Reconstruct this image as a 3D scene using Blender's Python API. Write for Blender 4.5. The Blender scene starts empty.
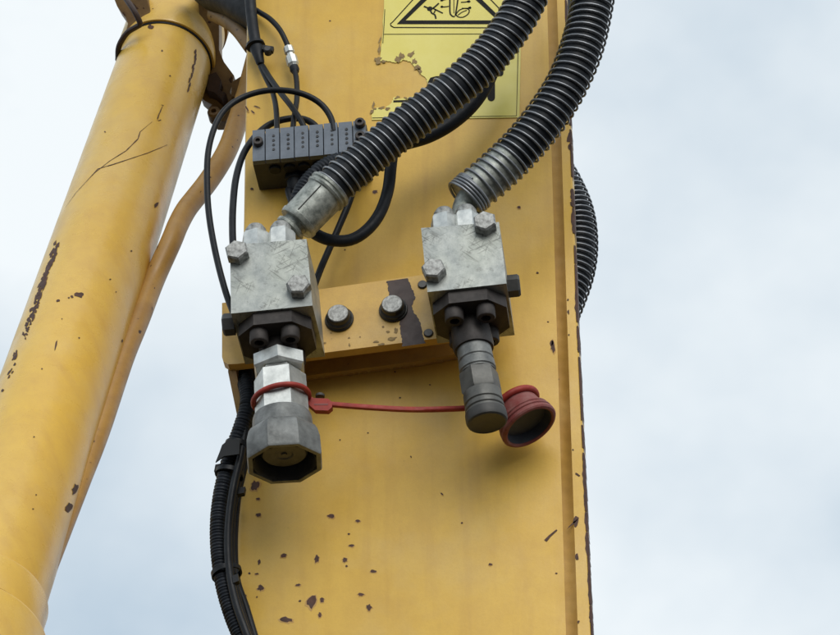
import bpy, bmesh, math, random
from mathutils import Vector, Matrix
R = math.radians
rnd = random.Random(7)
scene = bpy.context.scene
COL = scene.collection

# ------------------------------------------------------------------ camera
W0, H0, FPX, DIST = 840.0, 635.0, 3400.0, 3.03
PITCH, YAW, ROLL = R(34), R(6), R(-0.6)
F = Vector((-math.sin(YAW) * math.cos(PITCH), math.cos(YAW) * math.cos(PITCH), math.sin(PITCH)))
RT = F.cross(Vector((0, 0, 1))).normalized()
UP = RT.cross(F).normalized()
RT, UP = (RT * math.cos(ROLL) + UP * math.sin(ROLL)), (UP * math.cos(ROLL) - RT * math.sin(ROLL))
CAM = -F * DIST
cd = bpy.data.cameras.new('camera')
cam = bpy.data.objects.new('camera', cd)
COL.objects.link(cam)
cam.matrix_world = Matrix((
    (RT.x, UP.x, -F.x, CAM.x), (RT.y, UP.y, -F.y, CAM.y), (RT.z, UP.z, -F.z, CAM.z), (0, 0, 0, 1)))
cd.sensor_fit = 'HORIZONTAL'
cd.sensor_width = 36
cd.lens = 36 * FPX / W0
cd.clip_start, cd.clip_end = 0.05, 500
scene.camera = cam

# ------------------------------------------------------------------ world and sun
SUN_DIR = Vector((0.40, -1.0, 0.62)).normalized()
world = bpy.data.worlds.new('World')
scene.world = world
world.use_nodes = True
nt = world.node_tree
nt.nodes.clear()
N = nt.nodes.new
out = N('ShaderNodeOutputWorld'); bg = N('ShaderNodeBackground'); bg.inputs['Strength'].default_value = 0.1
sky = N('ShaderNodeTexSky'); sky.sky_type = 'NISHITA'; sky.sun_disc = False
sky.sun_elevation = math.asin(SUN_DIR.z); sky.sun_rotation = math.atan2(SUN_DIR.x, SUN_DIR.y)
tc = N('ShaderNodeTexCoord')
mp = N('ShaderNodeMapping'); mp.inputs['Location'].default_value = (5.6398, 2.7092, 4.5652); mp.inputs['Scale'].default_value = (1, 1, 1.3)
nz = N('ShaderNodeTexNoise'); nz.inputs['Scale'].default_value = 3.4; nz.inputs['Detail'].default_value = 6; nz.inputs['Roughness'].default_value = 0.5
rp = N('ShaderNodeValToRGB')
rp.color_ramp.elements[0].position = 0.32; rp.color_ramp.elements[0].color = (3.3, 4.3, 5.25, 1)
rp.color_ramp.elements[1].position = 0.57; rp.color_ramp.elements[1].color = (7.35, 7.75, 7.9, 1)
mx = N('ShaderNodeMix'); mx.data_type = 'RGBA'; mx.inputs['Factor'].default_value = 0.92
sep = N('ShaderNodeSeparateXYZ')
hz = N('ShaderNodeMapRange'); hz.inputs['From Min'].default_value = -0.06; hz.inputs['From Max'].default_value = 0.03
gm = N('ShaderNodeMix'); gm.data_type = 'RGBA'; gm.inputs[6].default_value = (0.42, 0.40, 0.37, 1)
L = nt.links.new
L(tc.outputs['Generated'], mp.inputs['Vector']); L(mp.outputs['Vector'], nz.inputs['Vector']); L(nz.outputs['Fac'], rp.inputs['Fac'])
L(sky.outputs['Color'], mx.inputs[6]); L(rp.outputs['Color'], mx.inputs[7])
L(tc.outputs['Generated'], sep.inputs['Vector']); L(sep.outputs['Z'], hz.inputs['Value']); L(hz.outputs['Result'], gm.inputs['Factor'])
L(mx.outputs[2], gm.inputs[7]); L(gm.outputs[2], bg.inputs['Color']); L(bg.outputs['Background'], out.inputs['Surface'])

sd = bpy.data.lights.new('sun', 'SUN'); sd.energy = 1.5; sd.angle = R(44); sd.color = (1, 0.96, 0.9)
sun = bpy.data.objects.new('sun', sd); COL.objects.link(sun)
sun.rotation_euler = (-SUN_DIR).to_track_quat('-Z', 'Y').to_euler()

vs = scene.view_settings
vs.view_transform = 'Standard'; vs.look = 'None'; vs.exposure = 0.40; vs.gamma = 1.0; vs.use_curve_mapping = False
scene.render.engine = 'CYCLES'
scene.cycles.use_denoising = True
scene.cycles.max_bounces = 6

# ------------------------------------------------------------------ photo helpers (pixel -> real point on a real plane)
def ray(px, py):
    return (F + RT * ((px - W0 / 2) / FPX) + UP * ((H0 / 2 - py) / FPX))
def P(px, py, y=0.0):                       # point on the plane Y = y (the arm's front plate is Y = 0)
    d = ray(px, py); return CAM + d * ((y - CAM.y) / d.y)
def PD(px, py, depth):
    return CAM + ray(px, py) * depth
def proj(p):
    v = Vector(p) - CAM; z = v.dot(F); return (W0 / 2 + FPX * v.dot(RT) / z, H0 / 2 - FPX * v.dot(UP) / z)
S = DIST / FPX                              # metres per pixel at the arm
SIN = math.sin(PITCH)

# ------------------------------------------------------------------ materials
MAT = {}
class NB:
    def __init__(s, name):
        m = bpy.data.materials.new(name); m.use_nodes = True; MAT[name] = m
        s.t = m.node_tree; s.n = s.t.nodes; s.b = s.n['Principled BSDF']; s.m = m
        s.co = s.n.new('ShaderNodeTexCoord').outputs['Object']
    def link(s, a, b): s.t.links.new(a, b)
    def map(s, scale=(1, 1, 1), rot=(0, 0, 0), loc=(0, 0, 0)):
        k = s.n.new('ShaderNodeMapping'); k.vector_type = 'TEXTURE'; k.inputs['Scale'].default_value = tuple(1 / q for q in scale); k.inputs['Rotation'].default_value = rot; k.inputs['Location'].default_value = loc
        s.link(s.co, k.inputs['Vector']); return k.outputs['Vector']
    def noise(s, scale, detail=4, rough=0.55, vec=None, dist=0.0):
        k = s.n.new('ShaderNodeTexNoise'); k.inputs['Scale'].default_value = scale; k.inputs['Detail'].default_value = detail
        k.inputs['Roughness'].default_value = rough; k.inputs['Distortion'].default_value = dist
        s.link(vec if vec else s.co, k.inputs['Vector']); return k.outputs['Fac']
    def ramp(s, fac, p0, p1, v0=0.0, v1=1.0):
        k = s.n.new('ShaderNodeMapRange'); k.inputs['From Min'].default_value = p0; k.inputs['From Max'].default_value = p1
        k.inputs['To Min'].default_value = v0; k.inputs['To Max'].default_value = v1
        s.link(fac, k.inputs['Value']); return k.outputs['Result']
    def mul(s, a, b):
        k = s.n.new('ShaderNodeMath'); k.operation = 'MULTIPLY'; s.link(a, k.inputs[0])
        if isinstance(b, float): k.inputs[1].default_value = b
        else: s.link(b, k.inputs[1])
        return k.outputs[0]
    def mix(s, fac, a, b):
        k = s.n.new('ShaderNodeMix'); k.data_type = 'RGBA'
        for i, v in ((6, a), (7, b)):
            if isinstance(v, tuple): k.inputs[i].default_value = v + (1,)
            else: s.link(v, k.inputs[i])
        if isinstance(fac, float): k.inputs[0].default_value = fac
        else: s.link(fac, k.inputs[0])
        return k.outputs[2]
    def bump(s, h, strength, dist=0.001):
        k = s.n.new('ShaderNodeBump'); k.inputs['Strength'].default_value = strength; k.inputs['Distance'].default_value = dist
        s.link(h, k.inputs['Height']); s.link(k.outputs['Normal'], s.b.inputs['Normal'])
    def set(s, color=None, rough=None, metal=0.0, spec=None):
        for nm, v in (('Base Color', color), ('Roughness', rough), ('Metallic', metal), ('Specular IOR Level', spec)):
            if v is None: continue
            if isinstance(v, tuple): s.b.inputs[nm].default_value = v + (1,)
            elif isinstance(v, (int, float)): s.b.inputs[nm].default_value = v
            else: s.link(v, s.b.inputs[nm])

def paint(name, base, faded, dirt, dirt_amt=0.35, rough=0.36, speck=0.80, streak=None):
    b = NB(name)
    c = b.mix(b.ramp(b.noise(5, 3), 0.35, 0.7), base, faded)
    c = b.mix(b.mul(b.ramp(b.noise(22, 6, 0.65), 0.45, 0.8), dirt_amt), c, dirt)
    if streak:
        c = b.mix(b.mul(b.ramp(b.noise(9, 5, 0.6, b.map(*streak)), 0.5, 0.78), 0.45), c, dirt)
    c = b.mix(b.mul(b.ramp(b.noise(75, 6, 0.75), 0.42, 0.72), 0.22), c, dirt)
    c = b.mix(b.mul(b.ramp(b.noise(12, 4, 0.6, b.map((1, 1, 1), (0.4, 0.2, 0), (3, 1, 2))), 0.5, 0.72), 0.22), c, (0.62, 0.50, 0.27))
    c = b.mix(b.mul(b.ramp(b.noise(600, 2, 0.5), 0.30, 0.55, 1, 0), 0.16), c, dirt)
    c = b.mix(b.ramp(b.noise(150, 2, 0.4), speck, speck + 0.03), c, (0.05, 0.022, 0.012))
    b.set(c, b.ramp(b.noise(30, 5, 0.6), 0.3, 0.75, rough - 0.08, rough + 0.16), 0.0, 0.45)
    k = b.n.new('ShaderNodeMath'); k.operation = 'MULTIPLY_ADD'; b.link(b.noise(9, 2, 0.5), k.inputs[0]); k.inputs[1].default_value = 6.0; b.link(b.noise(300, 3, 0.6), k.inputs[2])
    b.bump(k.outputs[0], 0.16, 0.0006)
    return b.m
paint('yellow_paint', (0.69, 0.43, 0.066), (0.69, 0.45, 0.10), (0.49, 0.275, 0.06), 0.35, 0.36, 0.80, ((7, 1, 0.6), (0, 0, 0)))
paint('cylinder_paint', (0.70, 0.455, 0.082), (0.70, 0.47, 0.115), (0.52, 0.31, 0.09), 0.35, 0.28, 0.82, ((6, 6, 0.7), (0.3, -0.3, 0)))
paint('pipe_paint', (0.48, 0.285, 0.080), (0.44, 0.26, 0.085), (0.20, 0.10, 0.05), 0.5, 0.42, 0.72)
paint('lug_paint', (0.30, 0.19, 0.075), (0.24, 0.15, 0.065), (0.05, 0.032, 0.022), 0.8, 0.5, 0.66)
paint('weld_paint', (0.52, 0.295, 0.058), (0.50, 0.28, 0.065), (0.33, 0.17, 0.045), 0.5, 0.5, 0.80)
paint('bracket_paint', (0.62, 0.38, 0.065), (0.60, 0.375, 0.09), (0.30, 0.16, 0.05), 0.45, 0.34, 0.76)

b = NB('zinc')                                # zinc plated block: pale, scratched, faint yellow-green passivation
c = b.mix(b.ramp(b.noise(60, 6, 0.7), 0.32, 0.68), (0.21, 0.23, 0.225), (0.40, 0.42, 0.40))
c = b.mix(b.mul(b.ramp(b.noise(14, 3), 0.5, 0.75), 0.30), c, (0.40, 0.42, 0.30))
for k, (sc_, mv, ro, lo_) in enumerate(((45, (1, 1, 9), (0, 0.75, 0), 0.57), (50, (9, 1, 1), (0, 0.35, 0), 0.58), (34, (1, 1, 11), (0, -0.45, 0), 0.58), (70, (9, 1, 1.5), (0, -0.95, 0), 0.58))):
    sx = b.ramp(b.noise(sc_, 3, 0.6, b.map(mv, ro, (k * 3.1, 0, k)), 0.5), lo_, lo_ + 0.05)
    c = b.mix(b.mul(b.mul(sx, b.ramp(b.noise(24 + 5 * k, 2), 0.46, 0.60)), 0.5), c, (0.075, 0.077, 0.072))
c = b.mix(b.mul(b.ramp(b.noise(170, 4, 0.7), 0.58, 0.68), 0.5), c, (0.14, 0.14, 0.13))
b.set(c, b.ramp(b.noise(45, 5), 0.3, 0.7, 0.38, 0.58), 0.5); b.bump(b.noise(130, 5, 0.7), 0.3, 0.0006)

def metal(name, c0, c1, metallic, r0, r1, sc=50, bumpy=0.2, spec=0.5):
    b = NB(name)
    c = b.mix(b.ramp(b.noise(sc, 5, 0.65), 0.32, 0.7), c0, c1)
    b.set(c, b.ramp(b.noise(sc * 1.7, 4), 0.3, 0.7, r0, r1), metallic, spec); b.bump(b.noise(sc * 4, 4, 0.7), bumpy, 0.0005)
    return b
metal('bright_zinc', (0.42, 0.44, 0.43), (0.68, 0.70, 0.68), 0.75, 0.38, 0.55, 90)
metal('bolt_zinc', (0.13, 0.13, 0.125), (0.44, 0.45, 0.435), 0.5, 0.40, 0.6, 260)
metal('dull_steel', (0.095, 0.099, 0.097), (0.23, 0.24, 0.235), 0.4, 0.45, 0.66, 70)
metal('ferrule_steel', (0.15, 0.165, 0.15), (0.46, 0.48, 0.44), 0.55, 0.34, 0.55, 150)
metal('black_steel', (0.028, 0.025, 0.024), (0.068, 0.060, 0.057), 0.25, 0.45, 0.65, 50, 0.2, 0.3)
metal('grey_plug', (0.062, 0.062, 0.058), (0.135, 0.135, 0.125), 0.35, 0.45, 0.62)
metal('dark_plug', (0.026, 0.026, 0.026), (0.062, 0.061, 0.058), 0.2, 0.5, 0.65)
metal('washer_steel', (0.022, 0.022, 0.022), (0.07, 0.07, 0.068), 0.6, 0.28, 0.42)
metal('guard_wire', (0.15, 0.16, 0.175), (0.32, 0.335, 0.355), 0.65, 0.34, 0.5, 60, 0.1)
metal('black_rubber', (0.005, 0.007, 0.010), (0.013, 0.016, 0.021), 0.0, 0.45, 0.62, 70, 0.1, 0.25)
metal('cable_black', (0.005, 0.006, 0.008), (0.010, 0.012, 0.015), 0.0, 0.35, 0.5, 70, 0.05, 0.22)
metal('conduit_black', (0.006, 0.009, 0.014), (0.018, 0.022, 0.030), 0.0, 0.42, 0.6, 70, 0.05, 0.25)
metal('box_plastic', (0.070, 0.092, 0.122), (0.135, 0.162, 0.200), 0.0, 0.42, 0.6, 60, 0.08)
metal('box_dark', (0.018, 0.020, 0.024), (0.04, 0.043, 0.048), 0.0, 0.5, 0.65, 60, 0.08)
metal('red_rubber', (0.21, 0.014, 0.009), (0.34, 0.034, 0.020), 0.0, 0.55, 0.7, 110, 0.15)
metal('dusty_red', (0.18, 0.026, 0.023), (0.24, 0.105, 0.095), 0.0, 0.6, 0.75, 75, 0.2)
metal('cap_lining', (0.030, 0.036, 0.050), (0.065, 0.073, 0.09), 0.0, 0.55, 0.7, 40, 0.1)
metal('decal_yellow', (0.66, 0.57, 0.10), (0.70, 0.62, 0.16), 0.0, 0.34, 0.46, 25, 0.02)
metal('print_black', (0.004, 0.004, 0.003), (0.009, 0.008, 0.007), 0.0, 0.5, 0.6, 60, 0.02, 0.15)
metal('bare_rust', (0.040, 0.018, 0.012), (0.095, 0.038, 0.022), 0.0, 0.6, 0.8, 120, 0.2)
metal('bare_primer', (0.030, 0.017, 0.015), (0.060, 0.034, 0.028), 0.0, 0.5, 0.65, 60, 0.15)
metal('adhesive', (0.30, 0.20, 0.06), (0.16, 0.10, 0.04), 0.0, 0.6, 0.7, 150, 0.1)

# ------------------------------------------------------------------ object helpers
def tag(o, label, cat, group=None, kind=None):
    o['label'] = label; o['category'] = cat
    if group: o['group'] = group
    if kind: o['kind'] = kind
    return o
def thing(name, label, cat, loc, group=None):
    o = bpy.data.objects.new(name, None); COL.objects.link(o); o.location = loc; o.empty_display_size = 0.02
    return tag(o, label, cat, group)
def wloc(o):
    v = Vector(o.location)
    while o.parent: o = o.parent; v += Vector(o.location)
    return v
def obj(name, bm, mat, parent=None, angle=35, smooth=True):
    """bm is in world coordinates; becomes ONE mesh object with its origin at its middle"""
    bmesh.ops.recalc_face_normals(bm, faces=bm.faces)
    lo = Vector((1e9,) * 3); hi = -lo
    for v in bm.verts:
        for i in range(3): lo[i] = min(lo[i], v.co[i]); hi[i] = max(hi[i], v.co[i])
    c = (lo + hi) / 2
    bmesh.ops.translate(bm, verts=bm.verts, vec=-c)
    me = bpy.data.meshes.new(name); bm.to_mesh(me); bm.free()
    if smooth:
        me.shade_smooth(); me.set_sharp_from_angle(angle=R(angle))
    me.materials.append(MAT[mat])
    o = bpy.data.objects.new(name, me); COL.objects.link(o)
    if parent: o.parent = parent; o.location = c - wloc(parent)
    else: o.location = c
    return o
def frame(axis, ref=None):
    a = Vector(axis).normalized()
    r = Vector(ref) if ref is not None else (Vector((0, 0, 1)) if abs(a.z) < 0.9 else Vector((0, 1, 0)))
    u = (r - a * r.dot(a)).normalized(); return a, u, a.cross(u)
def lathe(bm, o, axis, prof, seg=32, ref=None, phase=0.0, close=True):
    """prof: (distance along axis, radius)"""
    a, u, w = frame(axis, ref); rings = []
    for t, r in prof:
        if r <= 1e-6: rings.append([bm.verts.new(o + a * t)])
        else: rings.append([bm.verts.new(o + a * t + (u * math.cos(phase + 2 * math.pi * k / seg) + w * math.sin(phase + 2 * math.pi * k / seg)) * r) for k in range(seg)])
    for A, B in zip(rings, rings[1:]):
        for k in range(seg):
            k2 = (k + 1) % seg
            if len(A) == 1 and len(B) == 1: continue
            if len(A) == 1: bm.faces.new((A[0], B[k2], B[k]))
            elif len(B) == 1: bm.faces.new((A[k], A[k2], B[0]))
            else: bm.faces.new((A[k], A[k2], B[k2], B[k]))
    if close:
        for q in (rings[0], rings[-1]):
            if len(q) > 2: bm.faces.new(q)
    return bm
def LT(o, axis, prof, **k): return lathe(bmesh.new(), o, axis, prof, **k)
def catmull(pts, step=0.004):
    pts = [Vector(p) for p in pts]; q = [pts[0] * 2 - pts[1]] + pts + [pts[-1] * 2 - pts[-2]]; res = []
    for i in range(1, len(q) - 2):
        p0, p1, p2, p3 = q[i - 1:i + 3]; n = max(2, int((p2 - p1).length / step))
        for k in range(n):
            t = k / n
            res.append(0.5 * ((2 * p1) + (p2 - p0) * t + (2 * p0 - 5 * p1 + 4 * p2 - p3) * t * t + (3 * p1 - p0 - 3 * p2 + p3) * t ** 3))
    res.append(pts[-1]); return res
def frames(pts):
    fr = []; u = None
    for i, p in enumerate(pts):
        t = (pts[min(i + 1, len(pts) - 1)] - pts[max(i - 1, 0)]).normalized()
        if u is None: u = t.orthogonal().normalized()
        u = (u - t * u.dot(t)).normalized(); fr.append((t, u, t.cross(u)))
    return fr
def tube(bm, pts, rad, seg=12):
    """rad: number or function of arc length"""
    fr = frames(pts); s = 0; rings = []
    for i, p in enumerate(pts):
        if i: s += (p - pts[i - 1]).length
        r = rad(s) if callable(rad) else rad
        t, u, w = fr[i]
        rings.append([bm.verts.new(p + (u * math.cos(2 * math.pi * k / seg) + w * math.sin(2 * math.pi * k / seg)) * r) for k in range(seg)])
    for A, B in zip(rings, rings[1:]):
        for k in range(seg): bm.faces.new((A[k], A[(k + 1) % seg], B[(k + 1) % seg], B[k]))
    bm.faces.new(rings[0]); bm.faces.new(rings[-1]); return bm
def TB(pts, rad, seg=12, step=0.004): return tube(bmesh.new(), catmull(pts, step), rad, seg)
def helix(path, Rc, pitch, jit=0.0, per=22):
    pts = catmull(path, 0.002); fr = frames(pts); cum = [0]
    for i in range(1, len(pts)): cum.append(cum[-1] + (pts[i] - pts[i - 1]).length)
    n = int(cum[-1] / pitch * per); res = []; j = 0; ph = 0.0
    for i in range(n + 1):
        s = cum[-1] * i / n
        while j < len(pts) - 2 and cum[j + 1] < s: j += 1
        f = (s - cum[j]) / max(1e-9, cum[j + 1] - cum[j]); p = pts[j].lerp(pts[j + 1], f); t, u, w = fr[j]
        ph = 2 * math.pi * i / per + (0.55 * math.sin(s * 38) + 0.35 * math.sin(s * 91 + 2) if jit else 0)
        k = Rc * (1 + jit * math.sin(s * 61) * math.sin(s * 23 + 1))
        res.append(p + (u * math.cos(ph) + w * math.sin(ph)) * k + t * (jit * 0.08 * math.sin(s * 47)))
    return res
def prism(bm, pts, vec):
    A = [bm.verts.new(p) for p in pts]; B = [bm.verts.new(p + vec) for p in pts]; n = len(pts)
    bm.faces.new(A); bm.faces.new(B[::-1])
    for k in range(n): bm.faces.new((A[k], B[k], B[(k + 1) % n], A[(k + 1) % n]))
    return bm
def bevel(bm, w, seg=2, ang=30):
    es = [e for e in bm.edges if len(e.link_faces) == 2 and e.calc_face_angle(0) > R(ang)]
    bmesh.ops.recalc_face_normals(bm, faces=bm.faces)
    bmesh.ops.bevel(bm, geom=es, offset=w, segments=seg, profile=0.5, affect='EDGES', clamp_overlap=True); return bm
def box(o, ex, ey, ez, bev=0.0, seg=2):
    bm = bmesh.new(); prism(bm, [o, o + ex, o + ex + ez, o + ez], ey)
    if bev: bevel(bm, bev, seg)
    return bm
def ribbon(bm, pts, w, nrm, off):
    """flat stroke lying on a plane with normal nrm"""
    n = len(pts); A = []; B = []
    for i, p in enumerate(pts):
        t = (pts[min(i + 1, n - 1)] - pts[max(i - 1, 0)]).normalized(); s = t.cross(nrm).normalized() * (w(i / (n - 1)) if callable(w) else w) / 2
        A.append(bm.verts.new(p + nrm * off + s)); B.append(bm.verts.new(p + nrm * off - s))
    for i in range(n - 1): bm.faces.new((A[i], A[i + 1], B[i + 1], B[i]))
    return bm
NF = Vector((0, -1, 0))
def chip_px(cx, cy, rx, ry, ang=0, n=11, jit=0.35):
    a = R(ang); res = []
    for k in range(n):
        q = 2 * math.pi * k / n; j = 1 + rnd.uniform(-jit, jit); x = rx * j * math.cos(q); y = ry * j * math.sin(q)
        res.append((cx + x * math.cos(a) - y * math.sin(a), cy + x * math.sin(a) + y * math.cos(a)))
    return res
def patch(bm, px, hit, th=0.0004):
    """a thin flake edge: polygon of pixels carried onto a real surface by hit(px,py) -> (point, normal)"""
    c = (sum(p[0] for p in px) / len(px), sum(p[1] for p in px) / len(px))
    def v(p): q, n = hit(*p); return bm.verts.new(q + n * th)
    C0 = v(c); V = [v(p) for p in px]
    for k in range(len(V)): bm.faces.new((C0, V[k], V[(k + 1) % len(V)]))
def on_plane(y):
    return lambda a, b_: (P(a, b_, y), NF)

# ================================================================== excavator arm
def lin(y, tab):
    for (y0, x0), (y1, x1) in zip(tab, tab[1:]):
        if y <= y1 or (y1, x1) == tab[-1]: return x0 + (x1 - x0) * (y - y0) / (y1 - y0)
LE = [(0, 246.5), (230, 243), (635, 234)]
B1 = [(0, 547), (302, 556), (635, 566)]; B2 = [(0, 557), (302, 566.5), (635, 578)]; RE = [(0, 566), (320, 577.5), (635, 592)]
rows = [-330 + 25 * i for i in range(53)]
arm = thing('excavator_arm', 'broad chipped yellow steel box arm filling the middle of the view', 'excavator arm', P(412, 900, 0.15))
def sweep(cols, name, mat, ang=35):
    bm = bmesh.new(); grid = [[bm.verts.new(c(y)) for c in cols] for y in rows]
    for A, B in zip(grid, grid[1:]):
        for k in range(len(cols) - 1): bm.faces.new((A[k], A[k + 1], B[k + 1], B[k]))
    n = len(cols)
    for g in (grid[0], grid[-1]): bm.faces.new(g)
    return bm
PR = 0.007
def col(tab, Y, dx=0.0, Yp=None):
    def f(y):
        p = P(lin(y, tab), y, Y if Yp is None else Yp); return Vector((p.x + dx, Y, p.z))
    return f
fp = sweep([col(LE, 0.016, 0, 0), col(LE, 0.005, 0, 0), col(LE, 0.0016, 0.0014, 0), col(LE, 0, 0.005, 0), col(B1, 0, 0.003), col(B1, 0.016, 0.003, 0), col(LE, 0.016, 0, 0)], 'front_plate', 'yellow_paint')
bmesh.ops.remove_doubles(fp, verts=fp.verts, dist=1e-6)
obj('front_plate', fp, 'yellow_paint', arm)
# weld fillet between plate and edge strip, with ripples
bm = bmesh.new(); yy = [-330 + 4 * i for i in range(331)]; g = []
for i, y in enumerate(yy):
    rr = 0.0004 * math.sin(i * 1.9) + 0.0003 * math.sin(i * 0.43)
    a0 = P(lin(y, B1), y, 0); a1 = P(lin(y, B2), y, -PR); r_ = []
    for k in range(6):
        f = k / 5; p = a0.lerp(a1, f); p.y += 0.0016 * math.sin(math.pi * f) + rr * math.sin(math.pi * f); r_.append(bm.verts.new(p))
    g.append(r_)
for A, B in zip(g, g[1:]):
    for k in range(5): bm.faces.new((A[k], A[k + 1], B[k + 1], B[k]))
obj('weld_seam', bm, 'weld_paint', arm, 80)
es = sweep([col(B2, -PR, 0), col(RE, -PR, -0.0015, -PR), col(RE, -PR + 0.0015, 0, -PR), col(RE, 0.022, 0, -PR), col(B2, 0.022, 0, -PR), col(B2, -PR, 0)], 'edge_strip', 'yellow_paint')
bmesh.ops.remove_doubles(es, verts=es.verts, dist=1e-6)
obj('edge_strip', es, 'yellow_paint', arm)
bx_ = sweep([col(LE, 0.0165, 0.004, 0), col(LE, 0.30, 0.004, 0), col(RE, 0.30, -0.085, 0), col(RE, 0.0225, -0.085, 0), col(LE, 0.0165, 0.004, 0)], 'box', 'yellow_paint')
bmesh.ops.remove_doubles(bx_, verts=bx_.verts, dist=1e-6)
obj('box_section', bx_, 'yellow_paint', arm)

# chipped paint on the plate
bm = bmesh.new(); bs = bmesh.new()
for (x, y, rx, ry, a) in [
    (258.5, 515, 3, 2, 0), (258, 499, 2, 1.3, 0), (331, 516, 3, 2.2, 0), (358, 521, 2, 1.6, 0), (352, 545.5, 2.6, 1.3, 0), (349, 534, 1.2, .9, 0),
    (284, 555.5, 3, 2, -20), (259, 562, 1.4, 2.6, 0), (317, 559, 2.2, 3.4, 10), (345, 560, 2.3, 2.2, 0), (346.5, 566, 1.2, 1, 0), (373, 571.5, 3, 1.4, 0),
    (249.5, 573.5, 1.1, 1, 0), (257, 574, 2, .8, 0), (261, 588, 3.2, 2.6, 0), (298, 585, 3, 1, -10), (312.5, 601, 4.4, 7, 18), (322, 600, 2.2, 2, 0),
    (300, 601, 1.4, 1, 0), (361, 594.5, 3, 1.5, 0), (369, 607.5, 2.6, 3, 0), (286, 619.5, 6, 2.4, 8), (245, 596, 1.6, 1.4, 0), (248, 606.5, 1.7, 1.7, 0),
    (247.5, 613, 1.6, 1.4, 0), (257, 597, .9, .9, 0), (255, 486, 4, 4.6, 20), (320, 615, 1.6, 2.4, 0), (553, 347, 1.9, 6, -8), (551.5, 343, 1.5, 3, 0),
    (537.5, 273, 1.2, 1, 0), (519, 207.5, 1.6, 1.2, 0), (490.5, 564.5, 1.6, 1.4, 0), (462, 523, 1, .9, 0), (442, 494, 1.6, .7, 40), (411, 457, 1.2, .6, 70),
    (556.5, 573.5, 1.2, .8, 0), (572, 466, 1.4, 1.2, 0), (375, 192, 2.6, 1.6, 0), (383, 196, 1.2, .9, 0), (252, 189, 1.6, 1, 0),
    (400, 398, 1, .8, 0), (430, 385, .9, .7, 0), (352, 372, 1, .8, 0), (368, 433, .8, .6, 0), (395, 372, .8, .8, 0), (340, 440, .8, .7, 0), (247, 109, 3, .8, 60),
    (253, 112, 2.6, .7, 40), (257, 107, 3, .6, 20), (330, 21, .8, .6, 0), (345, 250, .8, .6, 0), (548, 322, .9, .7, 0), (420, 330, .8, .8, 0)]:
    cp_ = chip_px(x, y, rx, ry, a, 15, 0.28); patch(bm, cp_, on_plane(0))
    if rx > 1.5: patch(bs, [(x + (u_ - x) * 1.3 + rnd.uniform(-.4, .4), y + (v_ - y) * 1.25 + rnd.uniform(0, .9)) for u_, v_ in cp_], on_plane(0), 0.0002)
for s in (((545.5, 541), (550, 536), (557, 530)),):      # slanting gouge
    ribbon(bm, [P(*q) for q in s], lambda t: 0.0028 * (1 - 0.5 * t), NF, 0.00045)
obj('paint_chips', bm, 'bare_rust', arm)['kind'] = 'stuff'
obj('rust_stains', bs, 'weld_paint', arm)['kind'] = 'stuff'
# worn corner of the edge strip: ragged bare line plus gouges
bm = bmesh.new()
def on_strip(a, b_): return (P(a, b_, -PR), NF)
y = -40.0
while y < 690:
    ln = rnd.uniform(5, 34); wear = rnd.choice([0.5, 0.8, 1.2, 1.8, 2.8]) if 120 < y < 330 or y > 440 else rnd.choice([0.4, 0.6, 1.0])
    n = 7; top = []; 
    for k in range(n + 1):
        q = y + ln * k / n; e = lin(q, RE); top.append((e - 0.4 - wear * (0.35 + 0.65 * math.sin(math.pi * k / n)) * rnd.uniform(0.5, 1.3), q))
    poly = top + [(lin(y + ln * k / n, RE) - 0.1, y + ln * k / n) for k in range(n, -1, -1)]
    A = [bm.verts.new(P(p[0], p[1], -PR) + NF * 0.0004) for p in top]; B = [bm.verts.new(P(lin(p[1], RE) - 0.9, p[1], -PR) + NF * 0.0004) for p in top]
    C = [bm.verts.new(v.co + Vector((0.0012 + 0.0003, 0.0019, 0))) for v in B]; D = [bm.verts.new(v.co + Vector((0.0003, rnd.uniform(0.006, 0.02), 0))) for v in C]
    for X_, Y_ in ((A, B), (B, C), (C, D)):
        for k in range(n): bm.faces.new((X_[k], X_[k + 1], Y_[k + 1], Y_[k]))
    y += ln + rnd.choice([0, 0, 0, 1, 5] if y > 300 else [0, 1, 4, 12])
for (x, yy_, rx, ry, a) in [(569.5, 137, 2.2, 5, 10), (570, 147, 1.6, 3, 0), (578, 475, 3, .9, 30), (577, 557, 1.6, 3.4, 0), (576, 521, 2.2, 6, 12), (572.5, 524, .9, 7, 48),
                            (568, 300, .9, 1.2, 0), (568.5, 312, 1, 2.2, 0), (569, 335, .8, 1, 0), (578.5, 622, 1.1, 1.4, 0), (573, 450, .9, .8, 0), (565, 40, .9, 3, 0)]:
    patch(bm, chip_px(x, yy_, rx, ry, a), on_strip)
obj('edge_wear', bm, 'bare_rust', arm)['kind'] = 'stuff'

# ================================================================== mounting bracket
YB = -0.045
brk = thing('mounting_bracket', 'chipped yellow bracket plate bolted between the two coupling blocks', 'bracket', P(350, 385, 0))
def PB(x, y): return P(x, y, YB)
pts = [PB(222, 303), PB(486, 266), PB(486, 332), PB(238, 363.8), PB(228, 364.2), PB(223.4, 361.5), PB(222, 357)]
bm = bmesh.new(); prism(bm, pts, Vector((0, 0.010, 0))); bevel(bm, 0.0016, 2)
obj('face_plate', bm, 'bracket_paint', brk)
# top return to the arm
a0 = P(223.5, 303.4, YB); a1 = P(485, 266.8, YB)
dz = Vector((0, 0, -0.009))
bm = bmesh.new(); prism(bm, [a0 + Vector((0, 0.0102, -0.002)), a1 + Vector((0, 0.0102, -0.002)), a1 + Vector((0, 0.0102, -0.011)), a0 + Vector((0, 0.0102, -0.011))], Vector((0, 0.0345, 0)))
obj('top_flange', bm, 'bracket_paint', brk)
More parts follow.
